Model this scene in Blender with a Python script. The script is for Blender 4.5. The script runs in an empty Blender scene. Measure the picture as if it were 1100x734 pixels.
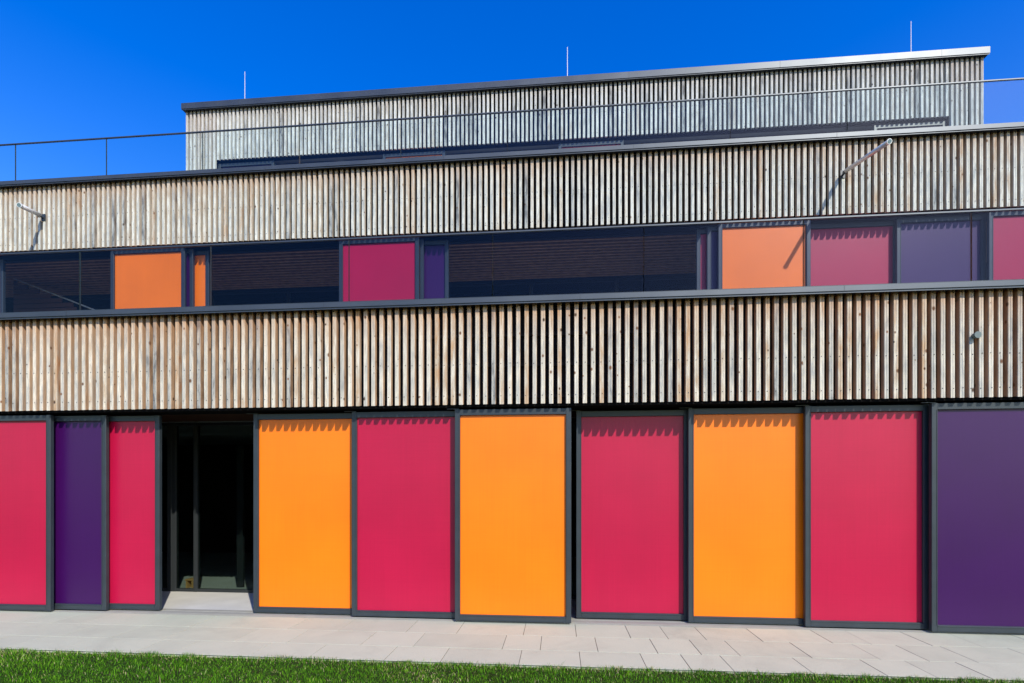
import bpy, math, random
import numpy as np
from mathutils import Vector

random.seed(7)
rng = np.random.default_rng(11)
scene = bpy.context.scene
COL = scene.collection
R = math.radians

# ------------------------------------------------------------------ helpers
def link(o, parent=None):
    COL.objects.link(o)
    if parent is not None:
        o.parent = parent
    return o

def tag(o, label=None, cat=None, group=None, kind=None):
    if label: o['label'] = label
    if cat: o['category'] = cat
    if group: o['group'] = group
    if kind: o['kind'] = kind
    return o

def empty(name, loc=(0, 0, 0), parent=None):
    o = bpy.data.objects.new(name, None)
    o.location = loc
    o.empty_display_size = 0.2
    return link(o, parent)

class MB:
    """collects simple solids and links them as one mesh object"""
    def __init__(self, org=(0, 0, 0)):
        self.v = []; self.f = []; self.mi = []; self.o = Vector(org)
    def add(self, vs, fs, mi=0):
        n = len(self.v)
        self.v += [tuple(Vector(p) - self.o) for p in vs]
        self.f += [tuple(i + n for i in f) for f in fs]
        self.mi += [mi] * len(fs) if isinstance(mi, int) else list(mi)
    def box(self, x0, x1, y0, y1, z0, z1, mi=0, side=None):
        vs = [(x0, y0, z0), (x1, y0, z0), (x1, y1, z0), (x0, y1, z0),
              (x0, y0, z1), (x1, y0, z1), (x1, y1, z1), (x0, y1, z1)]
        fs = [(0, 3, 2, 1), (4, 5, 6, 7), (0, 1, 5, 4), (1, 2, 6, 5), (2, 3, 7, 6), (3, 0, 4, 7)]
        m = mi
        if side is not None:
            m = [side, side, mi, side, mi, side]
        self.add(vs, fs, m)
    def cbox(self, x0, x1, y0, y1, z0, z1, c=0.004):
        """box with its four long (x) edges or all front edges chamfered: built as an octagonal prism along x or z"""
        if (x1 - x0) >= (z1 - z0):
            pr = [(y0 + c, z0), (y1 - c, z0), (y1, z0 + c), (y1, z1 - c), (y1 - c, z1), (y0 + c, z1), (y0, z1 - c), (y0, z0 + c)]
            vs = [(x0, a, b) for a, b in pr] + [(x1, a, b) for a, b in pr]
            fs = [(i, i + 8, (i + 1) % 8 + 8, (i + 1) % 8) for i in range(8)]
            fs += [tuple(range(8)), tuple(range(15, 7, -1))]
        else:
            pr = [(x0 + c, y0), (x1 - c, y0), (x1, y0 + c), (x1, y1 - c), (x1 - c, y1), (x0 + c, y1), (x0, y1 - c), (x0, y0 + c)]
            vs = [(a, b, z0) for a, b in pr] + [(a, b, z1) for a, b in pr]
            fs = [(i, (i + 1) % 8, (i + 1) % 8 + 8, i + 8) for i in range(8)]
            fs += [tuple(range(7, -1, -1)), tuple(range(8, 16))]
        self.add(vs, fs)
    def cyl(self, p0, p1, r0, r1=None, n=16, mi=0, cap=0):
        r1 = r0 if r1 is None else r1
        p0 = Vector(p0); p1 = Vector(p1)
        d = (p1 - p0).normalized()
        a = d.orthogonal().normalized(); b = d.cross(a)
        vs = []
        for p, r in ((p0, r0), (p1, r1)):
            for i in range(n):
                t = 2 * math.pi * i / n
                vs.append(p + a * math.cos(t) * r + b * math.sin(t) * r)
        fs = [(i, (i + 1) % n, (i + 1) % n + n, i + n) for i in range(n)]
        m = [mi] * n + [cap, cap]
        fs += [tuple(range(n - 1, -1, -1)), tuple(range(n, 2 * n))]
        self.add(vs, fs, m)
    def build(self, name, mats, parent=None, smooth=False):
        me = bpy.data.meshes.new(name)
        me.from_pydata(self.v, [], self.f)
        if not isinstance(mats, (list, tuple)): mats = [mats]
        for m in mats: me.materials.append(m)
        me.polygons.foreach_set('material_index', self.mi)
        if smooth:
            me.polygons.foreach_set('use_smooth', [len(f) == 4 for f in self.f])
        me.update()
        o = bpy.data.objects.new(name, me)
        o.location = self.o
        link(o, parent)
        return o

# ------------------------------------------------------------------ materials
def mat(name):
    m = bpy.data.materials.new(name)
    m.use_nodes = True
    nt = m.node_tree
    for n in list(nt.nodes): nt.nodes.remove(n)
    out = nt.nodes.new('ShaderNodeOutputMaterial')
    return m, nt, out

def N(nt, t, **kw):
    n = nt.nodes.new(t)
    for k, v in kw.items():
        if k in n.inputs: n.inputs[k].default_value = v
        else: setattr(n, k, v)
    return n

def ramp(nt, stops, interp='LINEAR'):
    n = nt.nodes.new('ShaderNodeValToRGB')
    cr = n.color_ramp; cr.interpolation = interp
    while len(cr.elements) < len(stops): cr.elements.new(0.5)
    for e, (p, c) in zip(cr.elements, stops):
        e.position = p
        e.color = (*c, 1) if len(c) == 3 else c
    return n

def math_n(nt, op, a, b=None, clamp=False):
    n = nt.nodes.new('ShaderNodeMath'); n.operation = op; n.use_clamp = clamp
    for i, x in enumerate((a, b)):
        if x is None: continue
        if isinstance(x, (int, float)): n.inputs[i].default_value = x
        else: nt.links.new(x, n.inputs[i])
    return n.outputs[0]

def mixc(nt, fac, a, b, mode='MIX'):
    n = nt.nodes.new('ShaderNodeMix'); n.data_type = 'RGBA'; n.blend_type = mode
    if isinstance(fac, (int, float)): n.inputs[0].default_value = fac
    else: nt.links.new(fac, n.inputs[0])
    for idx, x in ((6, a), (7, b)):
        if isinstance(x, tuple): n.inputs[idx].default_value = (*x, 1)
        else: nt.links.new(x, n.inputs[idx])
    return n.outputs[2]

def simple(name, col, rough=0.5, metal=0.0, spec=0.5, var=0.06, nscale=6.0, bump=0.0, bscale=200.0):
    """principled with gentle large scale colour and gloss variation"""
    m, nt, out = mat(name)
    L = nt.links.new
    b = N(nt, 'ShaderNodeBsdfPrincipled')
    b.inputs['Metallic'].default_value = metal
    b.inputs['Specular IOR Level'].default_value = spec
    tc = N(nt, 'ShaderNodeNewGeometry')
    no = N(nt, 'ShaderNodeTexNoise', Scale=nscale, Detail=4.0)
    L(tc.outputs['Position'], no.inputs['Vector'])
    r = ramp(nt, [(0.3, tuple(c * (1 - var) for c in col)), (0.7, tuple(min(1, c * (1 + var)) for c in col))])
    L(no.outputs[0], r.inputs[0]); L(r.outputs[0], b.inputs['Base Color'])
    rr = N(nt, 'ShaderNodeMapRange'); rr.inputs[3].default_value = max(0.02, rough - 0.06); rr.inputs[4].default_value = rough + 0.06
    L(no.outputs[0], rr.inputs[0]); L(rr.outputs[0], b.inputs['Roughness'])
    if bump:
        n2 = N(nt, 'ShaderNodeTexNoise', Scale=bscale, Detail=3.0)
        L(tc.outputs['Position'], n2.inputs['Vector'])
        bp = N(nt, 'ShaderNodeBump', Strength=bump, Distance=0.002)
        L(n2.outputs[0], bp.inputs['Height']); L(bp.outputs[0], b.inputs['Normal'])
    L(b.outputs[0], out.inputs[0])
    return m

def timber(name, shift, cool=0.0, knots=.36):
    """weathered larch: grey faces, browner sides, knots, grain. UV.x runs across the slat, UV.y is height,
    attribute 'tone' = (random per slat, side face, nearness to the sheltered top)"""
    m, nt, out = mat(name)
    L = nt.links.new
    uv = N(nt, 'ShaderNodeUVMap'); uv.uv_map = 'UVMap'
    at = N(nt, 'ShaderNodeAttribute'); at.attribute_name = 'tone'
    sx = N(nt, 'ShaderNodeSeparateXYZ'); L(uv.outputs[0], sx.inputs[0])
    sc = N(nt, 'ShaderNodeSeparateColor'); L(at.outputs['Color'], sc.inputs[0])
    rnd, side, top = sc.outputs[0], sc.outputs[1], sc.outputs[2]
    off = math_n(nt, 'MULTIPLY', rnd, 97.3)
    # grain
    gx = math_n(nt, 'ADD', math_n(nt, 'MULTIPLY', sx.outputs[0], 160), off)
    gz = math_n(nt, 'MULTIPLY', sx.outputs[1], 5.0)
    cg = N(nt, 'ShaderNodeCombineXYZ'); L(gx, cg.inputs[0]); L(gz, cg.inputs[1]); L(off, cg.inputs[2])
    gr = N(nt, 'ShaderNodeTexNoise', Scale=1.0, Detail=5.0, Roughness=0.6, Distortion=0.6); L(cg.outputs[0], gr.inputs[0])
    # blotches along the slat
    bx = math_n(nt, 'ADD', math_n(nt, 'MULTIPLY', sx.outputs[0], 14), off)
    bz = math_n(nt, 'MULTIPLY', sx.outputs[1], 3.2)
    cb = N(nt, 'ShaderNodeCombineXYZ'); L(bx, cb.inputs[0]); L(bz, cb.inputs[1]); L(off, cb.inputs[2])
    bl = N(nt, 'ShaderNodeTexNoise', Scale=1.0, Detail=4.0, Roughness=0.55); L(cb.outputs[0], bl.inputs[0])
    # front colour: per slat tone + blotch
    t = math_n(nt, 'ADD', math_n(nt, 'MULTIPLY', rnd, 0.62), math_n(nt, 'MULTIPLY', bl.outputs[0], 0.62))
    t = math_n(nt, 'SUBTRACT', math_n(nt, 'MULTIPLY', t, 1.35), 0.33, True)
    s = shift
    rf = ramp(nt, [(0.0, (.15, .16, .17)), (0.12, (.38, .39, .37)), (0.40, (.66, .63, .54)), (0.54, (.46, .47, .44)), (0.72, (.70, .67, .58)), (0.86, (.55, .48, .38)), (1.0, (.50, .35, .22))])
    L(t, rf.inputs[0])
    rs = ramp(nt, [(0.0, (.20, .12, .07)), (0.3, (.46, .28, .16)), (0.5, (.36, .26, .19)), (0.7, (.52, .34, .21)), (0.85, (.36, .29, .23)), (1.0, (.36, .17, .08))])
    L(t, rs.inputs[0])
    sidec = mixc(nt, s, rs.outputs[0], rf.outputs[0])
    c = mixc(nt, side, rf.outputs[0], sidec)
    # browner, unbleached wood in the sheltered strip at the top
    tf = math_n(nt, 'MULTIPLY', math_n(nt, 'MULTIPLY', math_n(nt, 'POWER', top, 5.0), bl.outputs[0]), 1.7, True)
    c = mixc(nt, tf, c, (.46, .24, .12))
    g2 = N(nt, 'ShaderNodeMapRange'); g2.inputs[1].default_value = .3; g2.inputs[2].default_value = .7
    g2.inputs[3].default_value = .66; g2.inputs[4].default_value = 1.16
    L(gr.outputs[0], g2.inputs[0])
    gv = N(nt, 'ShaderNodeCombineColor'); [L(g2.outputs[0], gv.inputs[i]) for i in range(3)]
    c = mixc(nt, 1.0, c, gv.outputs[0], 'MULTIPLY')
    # knots
    kx = math_n(nt, 'ADD', math_n(nt, 'MULTIPLY', sx.outputs[0], 6.5), math_n(nt, 'MULTIPLY', rnd, 531.7))
    kz = math_n(nt, 'MULTIPLY', sx.outputs[1], 4.6)
    ck = N(nt, 'ShaderNodeCombineXYZ'); L(kx, ck.inputs[0]); L(kz, ck.inputs[1]); ck.inputs[2].default_value = 0.5
    vo = N(nt, 'ShaderNodeTexVoronoi', Scale=1.0); vo.voronoi_dimensions = '2D'; L(ck.outputs[0], vo.inputs['Vector'])
    sep = N(nt, 'ShaderNodeSeparateColor'); L(vo.outputs['Color'], sep.inputs[0])
    rad = math_n(nt, 'ADD', math_n(nt, 'MULTIPLY', math_n(nt, 'POWER', sep.outputs[0], 2.2), 0.13), 0.013)
    kd = math_n(nt, 'DIVIDE', math_n(nt, 'ADD', vo.outputs['Distance'], math_n(nt, 'MULTIPLY', math_n(nt, 'SUBTRACT', gr.outputs[0], .5), .05)), rad)
    kr = ramp(nt, [(0.0, (1, 1, 1)), (0.55, (.85, .85, .85)), (1.0, (0, 0, 0))]); L(kd, kr.inputs[0])
    kon = math_n(nt, 'MULTIPLY', kr.outputs[0], math_n(nt, 'GREATER_THAN', sep.outputs[1], knots))
    kc = mixc(nt, sep.outputs[2], (.030, .018, .012), (.20, .085, .035))
    c = mixc(nt, kon, c, kc)
    # thin dark drying checks
    ch = ramp(nt, [(0.0, (1, 1, 1)), (0.30, (0, 0, 0))]); L(gr.outputs[0], ch.inputs[0])
    c = mixc(nt, math_n(nt, 'MULTIPLY', ch.outputs[0], 0.75), c, (.07, .06, .055))
    if not cool:
        c = mixc(nt, 1.0, c, (1.0, .955, .89), 'MULTIPLY')
    if cool:
        hv = N(nt, 'ShaderNodeHueSaturation'); hv.inputs['Saturation'].default_value = 1 - cool; L(c, hv.inputs['Color'])
        c = mixc(nt, 1.0, hv.outputs[0], (.97, 1.0, .985), 'MULTIPLY')
    b = N(nt, 'ShaderNodeBsdfPrincipled', Roughness=0.8); b.inputs['Specular IOR Level'].default_value = 0.2
    L(c, b.inputs['Base Color'])
    bp = N(nt, 'ShaderNodeBump', Strength=0.35, Distance=0.002); L(gr.outputs[0], bp.inputs['Height']); L(bp.outputs[0], b.inputs['Normal'])
    L(b.outputs[0], out.inputs[0])
    return m

def screen_mat(name, col, spec=0.33, rough=0.35):
    """tightly woven sun screen fabric"""
    m, nt, out = mat(name)
    L = nt.links.new
    g = N(nt, 'ShaderNodeNewGeometry')
    b = N(nt, 'ShaderNodeBsdfPrincipled', Roughness=rough)
    b.inputs['Specular IOR Level'].default_value = spec
    b.inputs['Sheen Weight'].default_value = 0.0
    no = N(nt, 'ShaderNodeTexNoise', Scale=1.3, Detail=3.0); L(g.outputs['Position'], no.inputs['Vector'])
    r = ramp(nt, [(0.3, tuple(c * .94 for c in col)), (0.7, tuple(min(1, c * 1.05) for c in col))]); L(no.outputs[0], r.inputs[0])
    # faint vertical weave bands and horizontal slubs
    mp = N(nt, 'ShaderNodeMapping'); mp.inputs['Scale'].default_value = (60, 60, 1.2); L(g.outputs['Position'], mp.inputs[0])
    n2 = N(nt, 'ShaderNodeTexNoise', Scale=1.0, Detail=2.0); L(mp.outputs[0], n2.inputs['Vector'])
    mp3 = N(nt, 'ShaderNodeMapping'); mp3.inputs['Scale'].default_value = (2, 2, 150); L(g.outputs['Position'], mp3.inputs[0])
    n3 = N(nt, 'ShaderNodeTexNoise', Scale=1.0, Detail=2.0); L(mp3.outputs[0], n3.inputs['Vector'])
    k = math_n(nt, 'ADD', n2.outputs[0], n3.outputs[0])
    mr = N(nt, 'ShaderNodeMapRange'); mr.inputs[1].default_value = .6; mr.inputs[2].default_value = 1.4; mr.inputs[3].default_value = .95; mr.inputs[4].default_value = 1.05
    L(k, mr.inputs[0])
    cc = N(nt, 'ShaderNodeCombineColor'); [L(mr.outputs[0], cc.inputs[i]) for i in range(3)]
    c = mixc(nt, 1.0, r.outputs[0], cc.outputs[0], 'MULTIPLY')
    L(c, b.inputs['Base Color'])
    wv = N(nt, 'ShaderNodeTexNoise', Scale=600.0, Detail=1.0); L(g.outputs['Position'], wv.inputs['Vector'])
    bp = N(nt, 'ShaderNodeBump', Strength=0.12, Distance=0.001); L(wv.outputs[0], bp.inputs['Height']); L(bp.outputs[0], b.inputs['Normal'])
    L(b.outputs[0], out.inputs[0])
    return m

def glass_mat(name, tint, ior=1.5, gain=1.0, refl=(1, 1, 1)):
    m, nt, out = mat(name)
    L = nt.links.new
    tr = N(nt, 'ShaderNodeBsdfTransparent'); tr.inputs[0].default_value = (*tint, 1)
    gl = N(nt, 'ShaderNodeBsdfGlossy', Roughness=0.0); gl.inputs[0].default_value = (*refl, 1)
    fr = N(nt, 'ShaderNodeFresnel')
    ge = N(nt, 'ShaderNodeNewGeometry')
    # the pane's back faces see the same air-to-glass angle (rays run straight through)
    L(math_n(nt, 'ADD', math_n(nt, 'MULTIPLY', ge.outputs['Backfacing'], 1 / ior - ior), ior), fr.inputs['IOR'])
    mx = N(nt, 'ShaderNodeMixShader')
    L(math_n(nt, 'MULTIPLY', fr.outputs[0], gain, True), mx.inputs[0])
    L(tr.outputs[0], mx.inputs[1]); L(gl.outputs[0], mx.inputs[2])
    L(mx.outputs[0], out.inputs[0])
    return m

M = {}
M['wood_a'] = timber('weathered_timber', 0.12)
M['wood_b'] = timber('weathered_timber_pale', 0.45, .15, .5)
M['wood_c'] = timber('silvered_timber', 0.8, .6, .45)
M['membrane'] = simple('dark_membrane', (.012, .012, .014), .9, spec=.1)
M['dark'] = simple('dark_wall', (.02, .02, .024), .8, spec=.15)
M['coping'] = simple('coping_metal', (.075, .085, .095), .45, metal=.6, nscale=2.0, var=.1)
M['seam'] = simple('seam_metal', (.05, .055, .06), .5, metal=.5)
M['frame'] = simple('frame_metal', (.032, .042, .050), .42, metal=.1, spec=.4, var=.08)
M['innerframe'] = simple('inner_frame', (.026, .030, .032), .5, spec=.15)
M['steel'] = simple('brushed_steel', (.72, .70, .66), .38, metal=.3, var=.05)
M['lens'] = simple('lamp_lens', (.10, .15, .15), .15, spec=.6)
M['rod'] = simple('galvanised_rod', (.55, .53, .52), .5, metal=.3)
M['screw'] = simple('screw_head', (.05, .05, .055), .5, metal=.5)
M['orange'] = screen_mat('orange_screen', (.92, .185, .004))
M['red'] = screen_mat('raspberry_screen', (.42, .006, .044))
M['purple'] = screen_mat('purple_screen', (.036, .0025, .068))
M['glass'] = glass_mat('balustrade_glass', (.93, .975, .97), gain=.42)
M['glass2'] = glass_mat('tinted_balustrade_glass', (.76, .79, .85), gain=.26)
M['glassedge'] = simple('glass_edge', (.03, .05, .05), .3)
M['window'] = glass_mat('window_glass', (.62, .68, .66), gain=.12)
M['floor'] = simple('screed_floor', (.50, .49, .45), .8, spec=.2, nscale=3.0, var=.06, bump=.2)
M['sill'] = simple('sill_metal', (.30, .29, .25), .7, metal=.0, spec=.2)
M['ceiling'] = simple('ceiling_timber', (.55, .32, .16), .75, spec=.2, nscale=9, var=.2)
M['soffit'] = simple('soffit_board', (.05, .025, .015), .8, spec=.1)
M['stool'] = simple('stool_wood', (.62, .33, .12), .6)
M['concrete'] = simple('concrete', (.3, .3, .29), .85, spec=.2)

# ------------------------------------------------------------------ timber cladding
def cladding(name, x0, x1, y, zb, zt, pitch, width, depth, material, parent, cut=None):
    """vertical slats; cut(xc) may return another bottom height"""
    V = []; F = []; UV = []; CO = []
    n = int(round((x1 - x0) / pitch))
    c = .0045; g = .0035; rise = .015
    for i in range(n):
        xc = x0 + (i + .5) * pitch + random.uniform(-.0013, .0013)
        yo = y + random.uniform(-.0015, .0015)
        w = width / 2 + random.uniform(-.001, .001)
        b0 = (cut(xc) if cut else zb) + random.uniform(-.002, .002)
        t0 = zt
        tilt = random.uniform(-.002, .002)
        pr = [(-w, depth), (-w, c), (-w + c, 0), (-g, 0), (0, g), (g, 0), (w - c, 0), (w, c), (w, depth)]
        r = random.random()
        base = len(V)
        for (a, d) in pr: V.append((xc + a, yo + d, b0 + d / depth * rise))
        for (a, d) in pr: V.append((xc + a + tilt, yo + d, t0))
        k = len(pr)
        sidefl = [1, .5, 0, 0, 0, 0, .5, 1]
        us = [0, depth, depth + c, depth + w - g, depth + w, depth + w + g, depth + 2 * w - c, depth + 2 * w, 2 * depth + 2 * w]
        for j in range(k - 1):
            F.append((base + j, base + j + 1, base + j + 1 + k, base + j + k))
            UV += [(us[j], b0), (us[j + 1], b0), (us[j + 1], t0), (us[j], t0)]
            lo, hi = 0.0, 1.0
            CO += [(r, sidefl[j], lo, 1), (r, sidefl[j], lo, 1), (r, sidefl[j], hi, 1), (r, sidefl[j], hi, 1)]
        F.append(tuple(base + j for j in range(k - 1, -1, -1)))       # bottom
        UV += [(us[j], b0) for j in range(k - 1, -1, -1)]; CO += [(r, 1, 0, 1)] * k
        F.append(tuple(base + k + j for j in range(k)))
        UV += [(us[j], t0) for j in range(k)]; CO += [(r, 1, 1, 1)] * k
    me = bpy.data.meshes.new(name)
    me.from_pydata(V, [], F)
    me.materials.append(material)
    ul = me.uv_layers.new(name='UVMap')
    ul.data.foreach_set('uv', [q for p in UV for q in p])
    ca = me.color_attributes.new('tone', 'FLOAT_COLOR', 'CORNER')
    ca.data.foreach_set('color', [q for p in CO for q in p])
    me.update()
    o = bpy.data.objects.new(name, me)
    return link(o, parent)

def screws(x0, x1, y, pitch, rows, parent):
    mb = MB()
    n = int(round((x1 - x0) / pitch))
    for i in range(n):
        xc = x0 + (i + .5) * pitch
        for z in rows:
            if random.random() < .06: continue
            zz = z + random.uniform(-.006, .006); xx = xc + random.uniform(-.006, .006)
            if abs(xx - xc) < .0045: xx = xc + math.copysign(.0075, xx - xc)
            r = .0054
            vs = [(xx + r * math.cos(a), y - .0032, zz + r * math.sin(a)) for a in [math.pi / 3 * q for q in range(6)]]
            vb = [(a, y + .004, b) for a, _, b in vs]
            mb.add(vs + vb, [(0, 5, 4, 3, 2, 1)[::-1]] + [(q, q + 6, (q + 1) % 6 + 6, (q + 1) % 6) for q in range(6)])
    o = mb.build('screws', M['screw'], parent)
    tag(o, kind='stuff')
    return o

# ------------------------------------------------------------------ building
XL, XR = -13.2, 10.2
Y2, Y3 = 2.45, 5.25
PITCH1, PITCH2 = .0975, .0956
bld = empty('building', (0, 1.5, 0))
tag(bld, 'three storey building clad in vertical timber slats with orange, raspberry and purple sliding shutters', 'building')
bld_loc = Vector((0, 1.5, 0))
_link = link
def part(o):   # keep world position under the building's origin
    o.location = Vector(o.location) - bld_loc
    return o

# timber bands -----------------------------------------------------
c1 = part(cladding('timber_cladding', XL, XR, 0, 2.615, 3.80, PITCH1, .050, .062, M['wood_a'], bld))
screws(XL, XR, 0, PITCH1, (2.717, 3.093, 3.765), c1)
c2 = part(cladding('timber_cladding', XL, XR, Y2, 5.905, 7.07, PITCH2, .050, .062, M['wood_b'], bld))
screws(XL, XR, Y2, PITCH2, (6.01, 6.49, 7.03), c2)
def cut3(x): return 9.205 if -7.93 < x < 7.97 else 6.66
c3 = part(cladding('timber_cladding', -8.675, 8.624, Y3, 9.205, 10.40, PITCH2, .050, .062, M['wood_c'], bld, cut=cut3))
screws(-8.675, 8.624, Y3, PITCH2, (9.30, 9.75, 10.30), c3)

# battens + dark membrane behind the slats
mb = MB()
for z in (2.717, 3.093, 3.45, 3.765): mb.box(XL, XR, .064, .094, z - .02, z + .02)
for z in (6.01, 6.49, 6.78, 7.03): mb.box(XL, XR, Y2 + .064, Y2 + .094, z - .02, z + .02)
for z in (9.30, 9.75, 10.30): mb.box(-8.65, 8.60, Y3 + .064, Y3 + .094, z - .02, z + .02)
part(mb.build('battens', M['membrane'], bld))
mb = MB()
mb.box(XL, XR, .096, .20, 2.64, 3.79)
mb.box(XL, XR, Y2 + .096, Y2 + .2, 5.93, 7.06)
mb.box(-8.65, 8.60, Y3 + .096, Y3 + .2, 9.225, 10.38)
for a, b in ((-8.65, -7.95), (7.99, 8.60)): mb.box(a, b, Y3 + .096, Y3 + .2, 6.66, 9.22)
part(mb.build('parapet_wall', M['membrane'], bld))

# copings with their seams
def coping(x0, x1, y0, y1, z0, z1, seams):
    m = MB(); m.box(x0, x1, y0, y1, z0, z1)
    m.box(x0 + .002, x1 - .002, y0 + .012, y0 + .022, z0 - .02, z0 + .001)      # drip edge
    o = part(m.build('coping', M['coping'], bld))
    for s in seams:
        m = MB()
        m.box(s - .0025, s + .0025, y0 - .0015, y1 + .001, z0 - .001, z1 + .0015)
        m.build('seam', M['seam'], o)
    return o
coping(XL, XR, -.085, .26, 3.795, 3.851, [-12.3, -9.25, -6.18, -2.81, .247, 3.13, 6.2, 9.2])
coping(XL, XR, Y2 - .085, Y2 + .26, 7.062, 7.127, [-11.6, -8.1, -5.0, -1.9, 1.2, 4.3, 7.4])
coping(-8.70, 8.66, Y3 - .085, Y3 + .3, 10.375, 10.505, [-7.3, -4.2, -1.6, 1.5, 4.6, 7.75])

# slabs, floors, roof, end walls
mb = MB()
mb.box(XL, XR, .205, 9.0, 2.68, 2.93)
mb.box(XL, XR, Y2 + .205, 9.6, 6.06, 6.62)
mb.box(-8.66, 8.62, Y3 + .21, 10.0, 9.42, 10.36)
part(mb.build('floor_slab', M['concrete'], bld))
mb = MB()
mb.box(XL, XR, .098, 1.44, 2.642, 2.676)
part(mb.build('soffit', M['soffit'], bld))
mb = MB()
for y in (.135, .215, .285, .38):
    mb.box(XL, XR, y - .024, y - .018, 2.600, 2.638); mb.box(XL, XR, y + .018, y + .024, 2.600, 2.638)
part(mb.build('rail_track', M['membrane'], bld))
mb = MB()
for y in (.135, .215, .285, .38):
    mb.box(XL, XR, Y2 + y - .028, Y2 + y - .020, 5.925, 5.975); mb.box(XL, XR, Y2 + y + .020, Y2 + y + .028, 5.925, 5.975)
mb.box(XL, XR, Y2 + .39, Y2 + .45, 5.90, 6.055)
mb.box(XL, XR, Y2 + .204, Y2 + .388, 5.98, 6.055)
part(mb.build('rail_track', M['frame'], bld))
# timber slat ceiling of the loggia
mb = MB()
y = Y2 + .50
while y < 4.76:
    mb.box(XL, XR, y, y + .045, 5.965 + random.uniform(-.002, .002), 6.01); y += .122
part(mb.build('slat_ceiling', M['ceiling'], bld))
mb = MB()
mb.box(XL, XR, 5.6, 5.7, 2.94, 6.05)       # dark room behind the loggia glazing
mb.box(XL, XR, Y2 + .455, 5.55, 6.025, 6.055)  # dark sheet added above the ceiling slats to deepen the shade in their gaps
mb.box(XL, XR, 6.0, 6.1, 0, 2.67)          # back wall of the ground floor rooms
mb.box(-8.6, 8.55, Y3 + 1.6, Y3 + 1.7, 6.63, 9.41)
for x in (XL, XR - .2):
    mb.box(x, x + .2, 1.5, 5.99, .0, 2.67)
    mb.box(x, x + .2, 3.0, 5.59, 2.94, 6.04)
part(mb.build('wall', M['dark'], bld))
mb = MB()
mb.box(-8.655, -8.60, Y3 + .21, 9.9, 6.64, 10.35)
part(mb.build('side_wall', M['concrete'], bld))
mb = MB()
mb.box(8.555, 8.60, Y3 + .21, 9.9, 6.64, 10.35)
part(mb.build('side_wall', M['concrete'], bld))
# floor of the entrance and the room behind it, metal sill under the shutters
mb = MB(); mb.box(XL, XR, .41, 5.99, -.06, .004)
part(mb.build('screed_floor', M['floor'], bld))
mb = MB(); mb.box(XL, XR, .137, .405, -.05, .007)
mb.box(XL, XR, .165, .172, .007, .012); mb.box(XL, XR, .30, .307, .007, .012)
part(mb.build('sill', M['sill'], bld))

# ground floor inner glazing
def window(x0, x1, y, z0, z1, fw, bw=.06, fr=None):
    fr = .07 if x1 == -6.005 else (fr or fw)
    m = MB((x0, y, z0))
    m.cbox(x0, x0 + fw, y - .03, y + .04, z0, z1)
    m.cbox(x1 - fr, x1, y - .03, y + .04, z0, z1)
    m.cbox(x0 + fw, x1 - fr, y - .025, y + .035, z0, z0 + bw)
    m.cbox(x0 + fw, x1 - fr, y - .025, y + .035, z1 - bw, z1)
    o = empty('window', (x0, y, z0), bld)
    f = m.build('frame', M['innerframe'], o); f.location = (0, 0, 0)
    m = MB((x0, y, z0)); m.box(x0 + fw, x1 - fr, y, y + .012, z0 + bw, z1 - bw)
    p = m.build('pane', M['window'], o); p.location = (0, 0, 0)
    return part(o)
edges = [(-13.0, -11.6), (-11.6, -10.2), (-10.2, -8.8), (-8.8, -7.4), (-7.4, -6.005), (-6.005, -5.61), (-5.61, -4.2), (-4.2, -2.8), (-2.8, -1.4), (-1.4, 0), (0, 1.4), (1.4, 2.8), (2.8, 4.2), (4.2, 5.6), (5.6, 7.0), (7.0, 8.5), (8.5, 10.0)]
for a, b in edges:
    window(a, b, 1.5, .006, 2.63, .07 if a in (-7.4, -6.005) else .031, .045, .031)
for a in np.arange(-13.0, 9.9, 1.775):
    window(float(a), float(a) + 1.775, 4.8, 2.95, 5.95, .04)
for a in (-7.93, -6.53, -5.1, -3.95, -2.52, 0.0 - 1.25, 0.0, 1.42, 2.7, 4.0, 5.25, 6.55):
    window(a, a + 1.24, Y3 + .6, 6.66, 9.36, .04)
# a leaf of the inner door standing open in the entrance room
mb = MB()
mb.cbox(-5.19, -5.08, 1.86, 1.91, .01, 2.3)
part(mb.build('door_post', M['innerframe'], bld))

# ------------------------------------------------------------------ sliding shutters
def shutter(x0, x1, y, z0, z1, colour, label, bot=.072, plate=True):
    """y is the front of the frame"""
    e = empty('sliding_shutter', (x0, y, z0), bld)
    e['label'] = label
    s = .064; d = .052; tp = .072
    m = MB((x0, y, z0))
    m.cbox(x0, x0 + s, y, y + d, z0, z1)
    m.cbox(x1 - s, x1, y, y + d, z0, z1)
    m.cbox(x0 + s, x1 - s, y + .001, y + d - .001, z1 - tp, z1 - .001)
    m.cbox(x0 + s, x1 - s, y + .001, y + d - .001, z0 + .001, z0 + bot)
    # raised beads
    m.box(x0 + s - .012, x0 + s - .006, y - .004, y + .002, z0 + bot, z1 - tp)
    m.box(x1 - s + .006, x1 - s + .012, y - .004, y + .002, z0 + bot, z1 - tp)
    m.box(x0 + s, x1 - s, y - .004, y + .002, z0 + bot - .014, z0 + bot - .006)
    m.box(x0 + .004, x1 - .004, y - .003, y + .0, z0 + .004, z0 + .012)
    if plate:
        m.box(x0 - .10, x0 + .05, y + .012, y + .04, z1 + .006, z1 + .012)
        m.box(x0 + .01, x0 + .03, y + .02, y + .03, z1 - .002, z1 + .007)
    f = m.build('frame', M['frame'], e); f.location = (0, 0, 0)
    m = MB((x0, y, z0)); m.box(x0 + s - .004, x1 - s + .004, y + .032, y + .037, z0 + bot - .004, z1 - tp + .004)
    p = m.build('screen', M[colour], e); p.location = (0, 0, 0)
    return part(e)
T = (.09, .18, .25, .345)
W = 1.385
ZB, ZT = .022, 2.572
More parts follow.
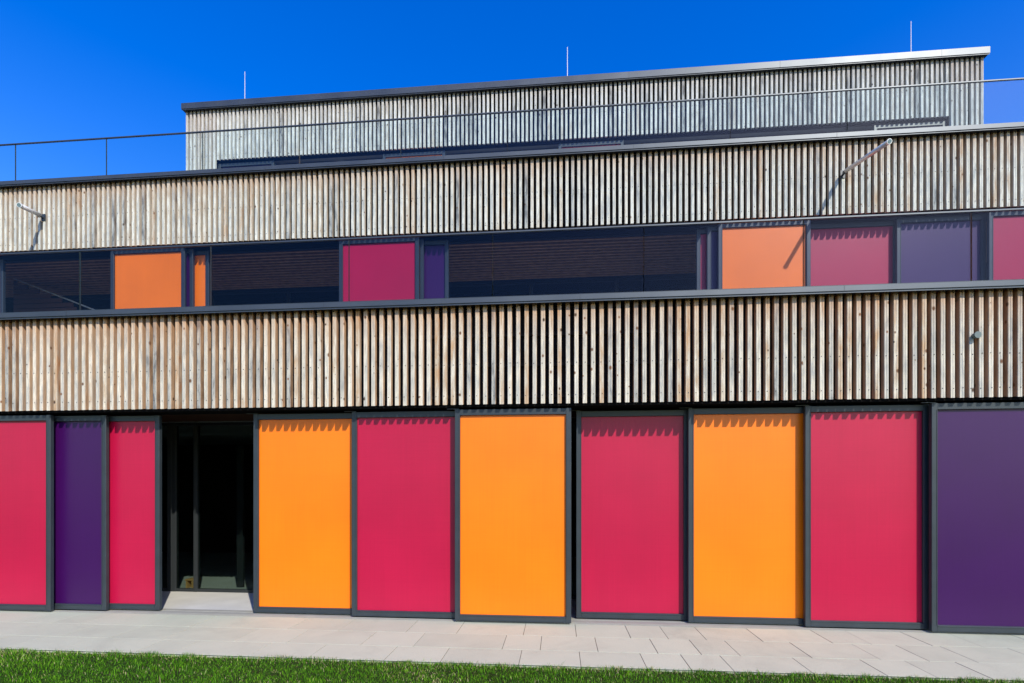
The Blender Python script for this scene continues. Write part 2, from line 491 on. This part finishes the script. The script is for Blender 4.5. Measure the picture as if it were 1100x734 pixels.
ground = [
 (-12.2, -10.83, 3, 'purple', 'purple ground floor shutter far out at the end of the row'),
 (-10.80, -9.43, 2, 'orange', 'orange ground floor shutter beyond the raspberry stack'),
 (-9.40, -8.02, 1, 'red', 'raspberry ground floor shutter next to the orange one at the row end'),
 (-6.588 - W, -6.588, 0, 'red', 'raspberry ground floor shutter in front of the purple one'),
 (-5.891 - W, -5.891, 1, 'purple', 'purple ground floor shutter half hidden between two raspberry ones'),
 (-5.203 - W, -5.203, 2, 'red', 'raspberry ground floor shutter bordering the dark entrance'),
 (-3.910, -2.500, 2, 'orange', 'orange ground floor shutter right beside the dark entrance'),
 (-2.575, -1.195, 1, 'red', 'raspberry ground floor shutter between two orange ones'),
 (-1.250, .150, 0, 'orange', 'orange ground floor shutter standing proud with its whole top rail lit'),
 (.217, 1.575, 3, 'red', 'raspberry ground floor shutter hung deepest in the tracks'),
 (1.541, 2.930, 2, 'orange', 'orange ground floor shutter between two raspberry ones'),
 (2.840, 4.185, 1, 'red', 'raspberry ground floor shutter beside the large purple one'),
 (4.147, 5.547, 0, 'purple', 'purple ground floor shutter standing proud at the end of the row'),
 (5.60, 6.95, 2, 'orange', 'orange ground floor shutter beyond the proud purple one'),
 (6.98, 8.33, 1, 'red', 'raspberry ground floor shutter near the building corner'),
]
for x0, x1, t, c, l in ground:
    shutter(x0, x1, T[t], ZB, ZT, c, l)
ZB2, ZT2 = 2.96, 5.885
upper = [
 (-10.342 - W, -10.342, 2, 'red', 'raspberry loggia shutter at the far end'),
 (-8.025, -6.609, 0, 'orange', 'orange loggia shutter, square and fully visible, beside the open bay'),
 (-6.516 - W, -6.516, 1, 'purple', 'shutter parked behind the orange one, only a stile showing'),
 (-6.268 - W, -6.268, 2, 'orange', 'narrow visible strip of orange shutter behind two others'),
 (-3.772, -2.367, 0, 'red', 'raspberry loggia shutter between two open bays'),
 (-2.309 - W, -2.309, 1, 'orange', 'shutter parked behind the raspberry one, only a stile showing'),
 (-1.889 - W, -1.889, 2, 'purple', 'narrow visible strip of purple loggia shutter'),
 (2.272, 2.272 + W, 2, 'red', 'shutter parked behind two others, a thin raspberry strip showing'),
 (2.421, 2.421 + W, 1, 'purple', 'shutter parked behind the pale orange one'),
 (2.571, 3.994, 0, 'orange', 'orange loggia shutter crossed by the lamp shadow'),
 (3.955, 5.400, 2, 'red', 'raspberry loggia shutter between the orange and the purple one'),
 (5.338, 6.650, 1, 'purple', 'purple loggia shutter between two raspberry ones'),
 (6.622, 8.02, 0, 'red', 'raspberry loggia shutter at the end of the row'),
]
for x0, x1, t, c, l in upper:
    shutter(x0, x1, Y2 + T[t], ZB2, ZT2, c, l)
for x0, x1, c, l in ((-7.922, -6.557, 'purple', 'first top floor shutter from the corner, only its top rail showing'),
                  (-3.971, -2.535, 'orange', 'top floor shutter between two open bays, only its top rail showing'),
                  (0.0, 1.41, 'red', 'top floor shutter under the middle lightning rod, only its top rail showing'),
                  (6.551, 7.946, 'purple', 'top floor shutter under the last lightning rod, only its top rail showing')):
    shutter(x0, x1, Y3 + .09, 6.65, 9.165, c, l, plate=False)

# ------------------------------------------------------------------ glass balustrades
def balustrade(joints, y, z0, z1, label, gm):
    e = empty('glass_balustrade', (0, y, z0))
    tag(e, label, 'balustrade')
    for a, b in zip(joints[:-1], joints[1:]):
        m = MB((0, y, z0))
        m.box(a + .004, b - .004, y, y + .016, z0, z1, mi=0, side=1)
        # front/back faces are glass, edges darker
        o = m.build('glass_pane', [gm, M['glassedge']], e); o.location = (0, 0, 0)
        me = o.data
        for p in me.polygons:
            p.material_index = 0 if abs(p.normal.y) > .5 else 1
    m = MB((0, y, z0))
    m.cbox(joints[0], joints[-1], y - .006, y + .022, z1 + .001, z1 + .022, .003)
    o = m.build('handrail', M['coping'], e); o.location = (0, 0, 0)
    m = MB((0, y, z0))
    m.box(joints[0], joints[-1], y - .03, y + .046, z0 - .004, z0 + .03)
    o = m.build('base_profile', M['frame'], e); o.location = (0, 0, 0)
    return e
j2 = [-13.16, -11.40, -9.63, -7.867, -6.103, -4.328, -2.544, -.779, .983, 2.75, 4.51, 6.27, 8.03, 10.15]
balustrade(j2, .02, 3.856, 4.648, 'glass balustrade standing on the lower timber parapet in front of the loggia shutters', M['glass2'])
j3 = [-13.16, -11.63, -9.825, -8.04, -6.22, -4.445, -2.66, -.844, .934, 2.734, 4.508, 6.281, 8.08, 10.15]
balustrade(j3, Y2 + .02, 7.132, 7.845, 'glass balustrade of the roof terrace on the upper timber parapet against the sky', M['glass'])

# ------------------------------------------------------------------ spot lamps on arms, lightning rods, sensor, stair rail, stool
def wall_lamp(base, tip, r, label):
    base = Vector(base); tip = Vector(tip)
    e = empty('wall_lamp', base)
    tag(e, label, 'wall lamp', 'tubular lamps on the upper timber band')
    d = (tip - base).normalized()
    m = MB(base)
    m.box(base.x - .035, base.x + .035, base.y - .012, base.y + .0, base.z - .07, base.z + .05)
    m.cyl(base + Vector((0, -.008, -.02)), base + Vector((0, -.075, -.02)), .016)
    m.cyl(base + Vector((-.03, -.075, -.02)), base + Vector((.03, -.075, -.02)), .022)
    o = m.build('bracket', M['frame'], e); o.location = (0, 0, 0)
    m = MB(base)
    p0 = base + Vector((0, -.05, 0)) + d * .01
    m.cyl(p0, p0 + d * .03, r * .72, r * .72, n=24)
    m.cyl(p0 + d * .03, tip - d * .035, r, r, n=24)
    m.cyl(tip - d * .033, tip, r * 1.12, r * 1.12, n=24)
    o = m.build('lamp_tube', M['steel'], e, smooth=True); o.location = (0, 0, 0)
    m = MB(base)
    m.cyl(tip + d * .0005, tip + d * .003, r * .86, r * .86, n=24)
    o = m.build('lens', M['lens'], e); o.location = (0, 0, 0)
    return e
wall_lamp((4.425, Y2, 6.53), (4.46, Y2 - 1.10, 6.31), .031, 'long steel tube lamp casting a slanted shadow beside the orange loggia shutter')
wall_lamp((-9.235, Y2, 6.49), (-9.11, Y2 - .54, 6.41), .036, 'short steel tube lamp on the silvery slats above the open loggia bay')

for x, l in ((-7.392, 'lightning rod nearest the roof corner over the terrace glass'),
             (.197, 'middle lightning rod on the roof edge'),
             (7.404, 'lightning rod near the bright metal roof corner')):
    m = MB((x, Y3 + .3, 10.5))
    m.cyl((x, Y3 + .3, 10.50), (x, Y3 + .3, 10.60), .014, .010, n=10)
    m.cyl((x, Y3 + .3, 10.60), (x, Y3 + .3, 11.45), .0085, .006, n=10)
    m.box(x - .06, x + .06, Y3 + .24, Y3 + .36, 10.506, 10.53)
    tag(m.build('lightning_rod', M['rod']), l, 'lightning rod', 'lightning rods on the roof')

m = MB((4.52, -.03, 3.285))
m.cyl((4.52, .0, 3.285), (4.52, -.045, 3.285), .030, n=24)
m.cyl((4.52, -.045, 3.285), (4.52, -.055, 3.285), .038, .036, n=24)
tag(m.build('wall_sensor', simple('sensor_plastic', (.10, .14, .135), .5), smooth=True), 'small round grey green disc fixed on a slat of the lower timber band', 'sensor')

e = empty('stair_railing', (-9.5, Y2 + 1.3, 5.27))
tag(e, 'thin slanting stair handrail with dark slatted flank in the open loggia bay', 'railing')
m = MB((-9.5, Y2 + 1.3, 5.27)); m.cyl((-12.0, Y2 + 1.3, 6.24), (-9.45, Y2 + 1.3, 5.245), .014, n=10)
o = m.build('handrail', M['steel'], e); o.location = (0, 0, 0)
m = MB((-9.5, Y2 + 1.3, 5.27))
yy = Y2 + 1.34
for k in range(16):
    z1_ = 5.95 - k * .1; z0_ = z1_ - .085
    xr = -9.95 - max(0, (z1_ - 5.42)) * 2.56
    if xr < -11.35: continue
    m.box(-11.38, xr, yy, yy + .02, z0_, z1_)
o = m.build('stair_flank', simple('brown_board', (.11, .045, .03), .8), e); o.location = (0, 0, 0)

e = empty('stool', (-5.90, 1.78, .004))
tag(e, 'low wooden stool just visible through the entrance glass', 'stool')
m = MB((-5.90, 1.78, .004)); m.cbox(-5.97, -5.83, 1.72, 1.90, .125, .150)
o = m.build('seat', M['stool'], e); o.location = (0, 0, 0)
for sx in (-5.965, -5.866):
    m = MB((-5.90, 1.78, .004)); m.box(sx, sx + .03, 1.73, 1.89, .005, .124)
    o = m.build('leg', M['stool'], e); o.location = (0, 0, 0)

# ------------------------------------------------------------------ paving
def paving():
    m, nt, out = mat('concrete_slabs')
    L = nt.links.new
    at = N(nt, 'ShaderNodeAttribute'); at.attribute_name = 'tone'
    g = N(nt, 'ShaderNodeNewGeometry')
    n1 = N(nt, 'ShaderNodeTexNoise', Scale=2.2, Detail=6.0, Roughness=.6); L(g.outputs['Position'], n1.inputs['Vector'])
    n2 = N(nt, 'ShaderNodeTexNoise', Scale=180.0, Detail=3.0); L(g.outputs['Position'], n2.inputs['Vector'])
    t = math_n(nt, 'ADD', math_n(nt, 'MULTIPLY', at.outputs['Fac'], .28), math_n(nt, 'MULTIPLY', n1.outputs[0], .72))
    r = ramp(nt, [(.2, (.415, .43, .325)), (.5, (.465, .48, .362)), (.8, (.50, .515, .388))]); L(t, r.inputs[0])
    r2 = ramp(nt, [(.3, (.80, .80, .80)), (.55, (1, 1, 1)), (.75, (1.05, 1.05, 1.05))]); L(n2.outputs[0], r2.inputs[0])
    c = mixc(nt, 1.0, r.outputs[0], r2.outputs[0], 'MULTIPLY')
    n3 = N(nt, 'ShaderNodeTexNoise', Scale=1.1, Detail=8.0, Roughness=.7, Distortion=1.2); L(g.outputs['Position'], n3.inputs['Vector'])
    r3 = ramp(nt, [(.52, (0, 0, 0)), (.72, (1, 1, 1))]); L(n3.outputs[0], r3.inputs[0])
    c = mixc(nt, math_n(nt, 'MULTIPLY', r3.outputs[0], .22), c, (.20, .19, .15))
    v3 = N(nt, 'ShaderNodeTexVoronoi', Scale=9.0); L(g.outputs['Position'], v3.inputs['Vector'])
    r4 = ramp(nt, [(.030, (1, 1, 1)), (.055, (0, 0, 0))]); L(v3.outputs['Distance'], r4.inputs[0])
    c = mixc(nt, math_n(nt, 'MULTIPLY', r4.outputs[0], .45), c, (.12, .10, .07))
    b = N(nt, 'ShaderNodeBsdfPrincipled', Roughness=.85); b.inputs['Specular IOR Level'].default_value = .25
    L(c, b.inputs['Base Color'])
    bp = N(nt, 'ShaderNodeBump', Strength=.3, Distance=.002); L(n2.outputs[0], bp.inputs['Height']); L(bp.outputs[0], b.inputs['Normal'])
    L(b.outputs[0], out.inputs[0])
    joint = simple('joint_sand', (.11, .10, .08), .95, spec=.05)
    rows = [(.132, -.380, [-3.1, -2.5, -1.717, -1.138, -.39, .195, .78, 1.18, 1.58, 2.16, 2.865, 3.245, 3.84, 4.33, 4.983]),
            (-.380, -.880, [-2.85, -2.049, -1.489, -.57, -.184, .392, .976, 1.392, 1.759, 2.423, 3.045, 3.475, 3.905, 4.543, 5.1]),
            (-.880, -1.312, [-3.0, -2.4, -1.648, -1.107, -.367, .204, .797, 1.187, 1.559, 2.233, 2.848, 3.247, 3.694, 4.288, 4.9])]
    V = []; F = []; CO = []
    r_ = random.Random(3)
    for y1, y0, js in rows:
        js = list(js)
        while js[0] > -14: js.insert(0, js[0] - r_.choice([.4, .6, .6, .8]))
        while js[-1] < 12: js.append(js[-1] + r_.choice([.4, .6, .6, .8]))
        for a, b_ in zip(js[:-1], js[1:]):
            h = .0028; c = .0012
            dz = r_.uniform(-.0012, .0012)
            X0, X1, Y0, Y1 = a + h, b_ - h, y0 + h, y1 - h
            n = len(V)
            V += [(X0, Y0, -.05), (X1, Y0, -.05), (X1, Y1, -.05), (X0, Y1, -.05),
                  (X0, Y0, dz - c), (X1, Y0, dz - c), (X1, Y1, dz - c), (X0, Y1, dz - c),
                  (X0 + c, Y0 + c, dz), (X1 - c, Y0 + c, dz), (X1 - c, Y1 - c, dz), (X0 + c, Y1 - c, dz)]
            q = [(0, 1, 5, 4), (1, 2, 6, 5), (2, 3, 7, 6), (3, 0, 4, 7), (4, 5, 9, 8), (5, 6, 10, 9), (6, 7, 11, 10), (7, 4, 8, 11), (8, 9, 10, 11)]
            F += [tuple(i + n for i in f) for f in q]
            v = r_.random()
            CO += [(v, v, v, 1)] * (4 * len(q))
    n = len(V)
    V += [(-14.3, -1.318, -.004), (12.3, -1.318, -.004), (12.3, .136, -.004), (-14.3, .136, -.004)]
    F.append((n, n + 1, n + 2, n + 3)); CO += [(0, 0, 0, 1)] * 4
    me = bpy.data.meshes.new('pavement'); me.from_pydata(V, [], F)
    me.materials.append(m); me.materials.append(joint)
    mi = [0] * len(F); mi[-1] = 1
    me.polygons.foreach_set('material_index', mi)
    ca = me.color_attributes.new('tone', 'FLOAT_COLOR', 'CORNER'); ca.data.foreach_set('color', [q for p in CO for q in p])
    o = link(bpy.data.objects.new('pavement', me)); tag(o, kind='structure')
paving()

# ------------------------------------------------------------------ lawn
def lawn():
    m, nt, out = mat('lawn_soil')
    L = nt.links.new
    g = N(nt, 'ShaderNodeNewGeometry')
    n1 = N(nt, 'ShaderNodeTexNoise', Scale=30.0, Detail=8.0); L(g.outputs['Position'], n1.inputs['Vector'])
    r = ramp(nt, [(.3, (.010, .018, .004)), (.55, (.022, .04, .008)), (.8, (.06, .05, .02))]); L(n1.outputs[0], r.inputs[0])
    b = N(nt, 'ShaderNodeBsdfPrincipled', Roughness=.95); b.inputs['Specular IOR Level'].default_value = .1
    L(r.outputs[0], b.inputs['Base Color']); L(b.outputs[0], out.inputs[0])
    me = bpy.data.meshes.new('lawn')
    S = 3000
    me.from_pydata([(-S, -S, -.062), (S, -S, -.062), (S, S, -.062), (-S, S, -.062),
                    (-60, -40, -.022), (60, -40, -.022), (60, -1.322, -.022), (-60, -1.322, -.022)], [], [(0, 1, 2, 3), (4, 5, 6, 7)])
    me.materials.append(m)
    o = link(bpy.data.objects.new('lawn', me)); tag(o, kind='structure')
    # blades
    m, nt, out = mat('grass_blade')
    L = nt.links.new
    at = N(nt, 'ShaderNodeAttribute'); at.attribute_name = 'tone'
    r = ramp(nt, [(0.0, (.010, .05, .004)), (.35, (.05, .18, .004)), (.70, (.15, .40, .010)), (.90, (.34, .52, .035)), (.935, (.50, .45, .20)), (1.0, (.60, .52, .30))])
    L(at.outputs['Fac'], r.inputs[0])
    b = N(nt, 'ShaderNodeBsdfPrincipled', Roughness=.6); b.inputs['Specular IOR Level'].default_value = .145
    L(r.outputs[0], b.inputs['Base Color'])
    tl = N(nt, 'ShaderNodeBsdfTranslucent'); L(r.outputs[0], tl.inputs[0])
    mx = N(nt, 'ShaderNodeMixShader'); mx.inputs[0].default_value = .3
    L(b.outputs[0], mx.inputs[1]); L(tl.outputs[0], mx.inputs[2]); L(mx.outputs[0], out.inputs[0])
    def field(x0, x1, y0, y1, n, h0, h1, w):
        x = rng.uniform(x0, x1, n)
        y = y1 - (y1 - y0) * rng.uniform(0, 1, n)
        # tufts
        tuft = np.sin(x * 9.1 + 2 * np.sin(y * 7.3)) * np.sin(y * 11.7 + 1.7 * np.sin(x * 5.1))
        h = rng.uniform(h0, h1, n) * (1 + .25 * tuft)
        a = rng.uniform(0, 2 * np.pi, n); l = rng.uniform(.1, .9, n) * h
        ww = rng.uniform(.6, 1.2, n) * w
        dx, dy = np.cos(a), np.sin(a)
        b2 = a + np.pi / 2 + rng.uniform(-.5, .5, n)
        wx, wy = np.cos(b2) * ww, np.sin(b2) * ww
        z0 = -.028 + 0 * x
        P = np.zeros((n, 5, 3))
        P[:, 0] = np.stack([x - wx, y - wy, z0], 1)
        P[:, 1] = np.stack([x + wx, y + wy, z0], 1)
        P[:, 2] = np.stack([x + wx * .8 + dx * l * .35, y + wy * .8 + dy * l * .35, z0 + h * .6], 1)
        P[:, 3] = np.stack([x - wx * .8 + dx * l * .35, y - wy * .8 + dy * l * .35, z0 + h * .6], 1)
        P[:, 4] = np.stack([x + dx * l, y + dy * l, z0 + h * (1.0 - .25 * l / h)], 1)
        patch = .5 + .5 * np.sin(x * 2.3 + 1.3 * np.sin(y * 3.1)) * np.sin(y * 4.1 + x)
        tone = np.clip(rng.uniform(0, .88, n) * .8 + .14 * patch, 0, .9)
        dry = rng.uniform(0, 1, n) < (.035 + .09 * (patch > .8) + .12 * (y > -1.42))
        tone[dry] = rng.uniform(.92, 1, dry.sum())
        return P.reshape(-1, 3), tone
    Ps, Ts = [], []
    for k in range(150):
        cx = rng.uniform(-9.4, 8.4); wd = rng.uniform(.02, .07)
        p, t = field(cx - wd, cx + wd, -1.33, -1.312 + rng.uniform(.0, .03), int(600 * wd) + 8, .02, .05, .0018); Ps.append(p); Ts.append(t)
    for args in ((-9.5, 8.5, -2.5, -1.325, 170000, .015, .040, .0019), (-9.5, 8.5, -1.36, -1.300, 7000, .02, .05, .0020),
                 (-9.5, 8.5, -3.6, -2.5, 45000, .035, .06, .0035), (-9.5, 8.5, -2.4, -1.33, 2200, .06, .10, .0018)):
        p, t = field(*args); Ps.append(p); Ts.append(t)
    P = np.concatenate(Ps); Tn = np.concatenate(Ts); n = len(Tn)
    me = bpy.data.meshes.new('grass')
    me.vertices.add(n * 5); me.vertices.foreach_set('co', P.astype(np.float32).ravel())
    base = (np.arange(n) * 5)[:, None]
    lv = np.concatenate([base + np.array([0, 1, 2, 3]), base + np.array([3, 2, 4])], 1).ravel()
    me.loops.add(len(lv)); me.loops.foreach_set('vertex_index', lv.astype(np.int32))
    me.polygons.add(n * 2)
    st = np.stack([np.arange(n) * 7, np.arange(n) * 7 + 4], 1).ravel()
    me.polygons.foreach_set('loop_start', st.astype(np.int32))
    me.update(calc_edges=True)
    at_ = me.attributes.new('tone', 'FLOAT', 'POINT'); at_.data.foreach_set('value', np.repeat(Tn, 5).astype(np.float32))
    me.materials.append(m)
    o = link(bpy.data.objects.new('grass', me))
    tag(o, 'short green lawn grass with dry blades along the paving edge', 'grass', kind='stuff')
lawn()

# ------------------------------------------------------------------ light, sky, camera
TX, TZ = .69, .95
sun_dir = Vector((TX, -1.0, TZ)).normalized()
elev = math.asin(sun_dir.z); az = math.atan2(sun_dir.x, sun_dir.y)
sl = bpy.data.lights.new('sun', 'SUN'); sl.energy = 2.9; sl.angle = R(.53); sl.color = (1.0, .945, .835)
so = link(bpy.data.objects.new('sun', sl)); so.rotation_euler = sun_dir.to_track_quat('Z', 'Y').to_euler()
so.location = (6, -9, 9)

w = bpy.data.worlds.new('World'); scene.world = w; w.use_nodes = True
nt = w.node_tree
for n in list(nt.nodes): nt.nodes.remove(n)
out = nt.nodes.new('ShaderNodeOutputWorld'); bg = nt.nodes.new('ShaderNodeBackground')
sky = nt.nodes.new('ShaderNodeTexSky'); sky.sky_type = 'NISHITA'; sky.sun_disc = False
sky.sun_elevation = elev; sky.sun_rotation = az
sky.altitude = 300; sky.air_density = 1.35; sky.dust_density = .6; sky.ozone_density = 2.6
hs = nt.nodes.new('ShaderNodeHueSaturation'); hs.inputs['Saturation'].default_value = 1.52; hs.inputs['Hue'].default_value = .527
nt.links.new(sky.outputs[0], hs.inputs['Color']); nt.links.new(hs.outputs[0], bg.inputs[0])
bg.inputs[1].default_value = .145
nt.links.new(bg.outputs[0], out.inputs[0])

cam = bpy.data.cameras.new('camera')
cam.sensor_width = 36; cam.lens = 36 * 556 / 1100; cam.shift_y = 155 / 1100; cam.shift_x = 0
cam.clip_start = .05; cam.clip_end = 8000
co = link(bpy.data.objects.new('camera', cam))
co.location = (0, -6.08, 1.65); co.rotation_euler = (R(90), 0, math.atan(50 / 556))
scene.camera = co
scene.view_settings.view_transform = 'Standard'; scene.view_settings.look = 'None'
scene.view_settings.exposure = .80; scene.view_settings.gamma = 1
scene.render.resolution_x = 1024; scene.render.resolution_y = 683
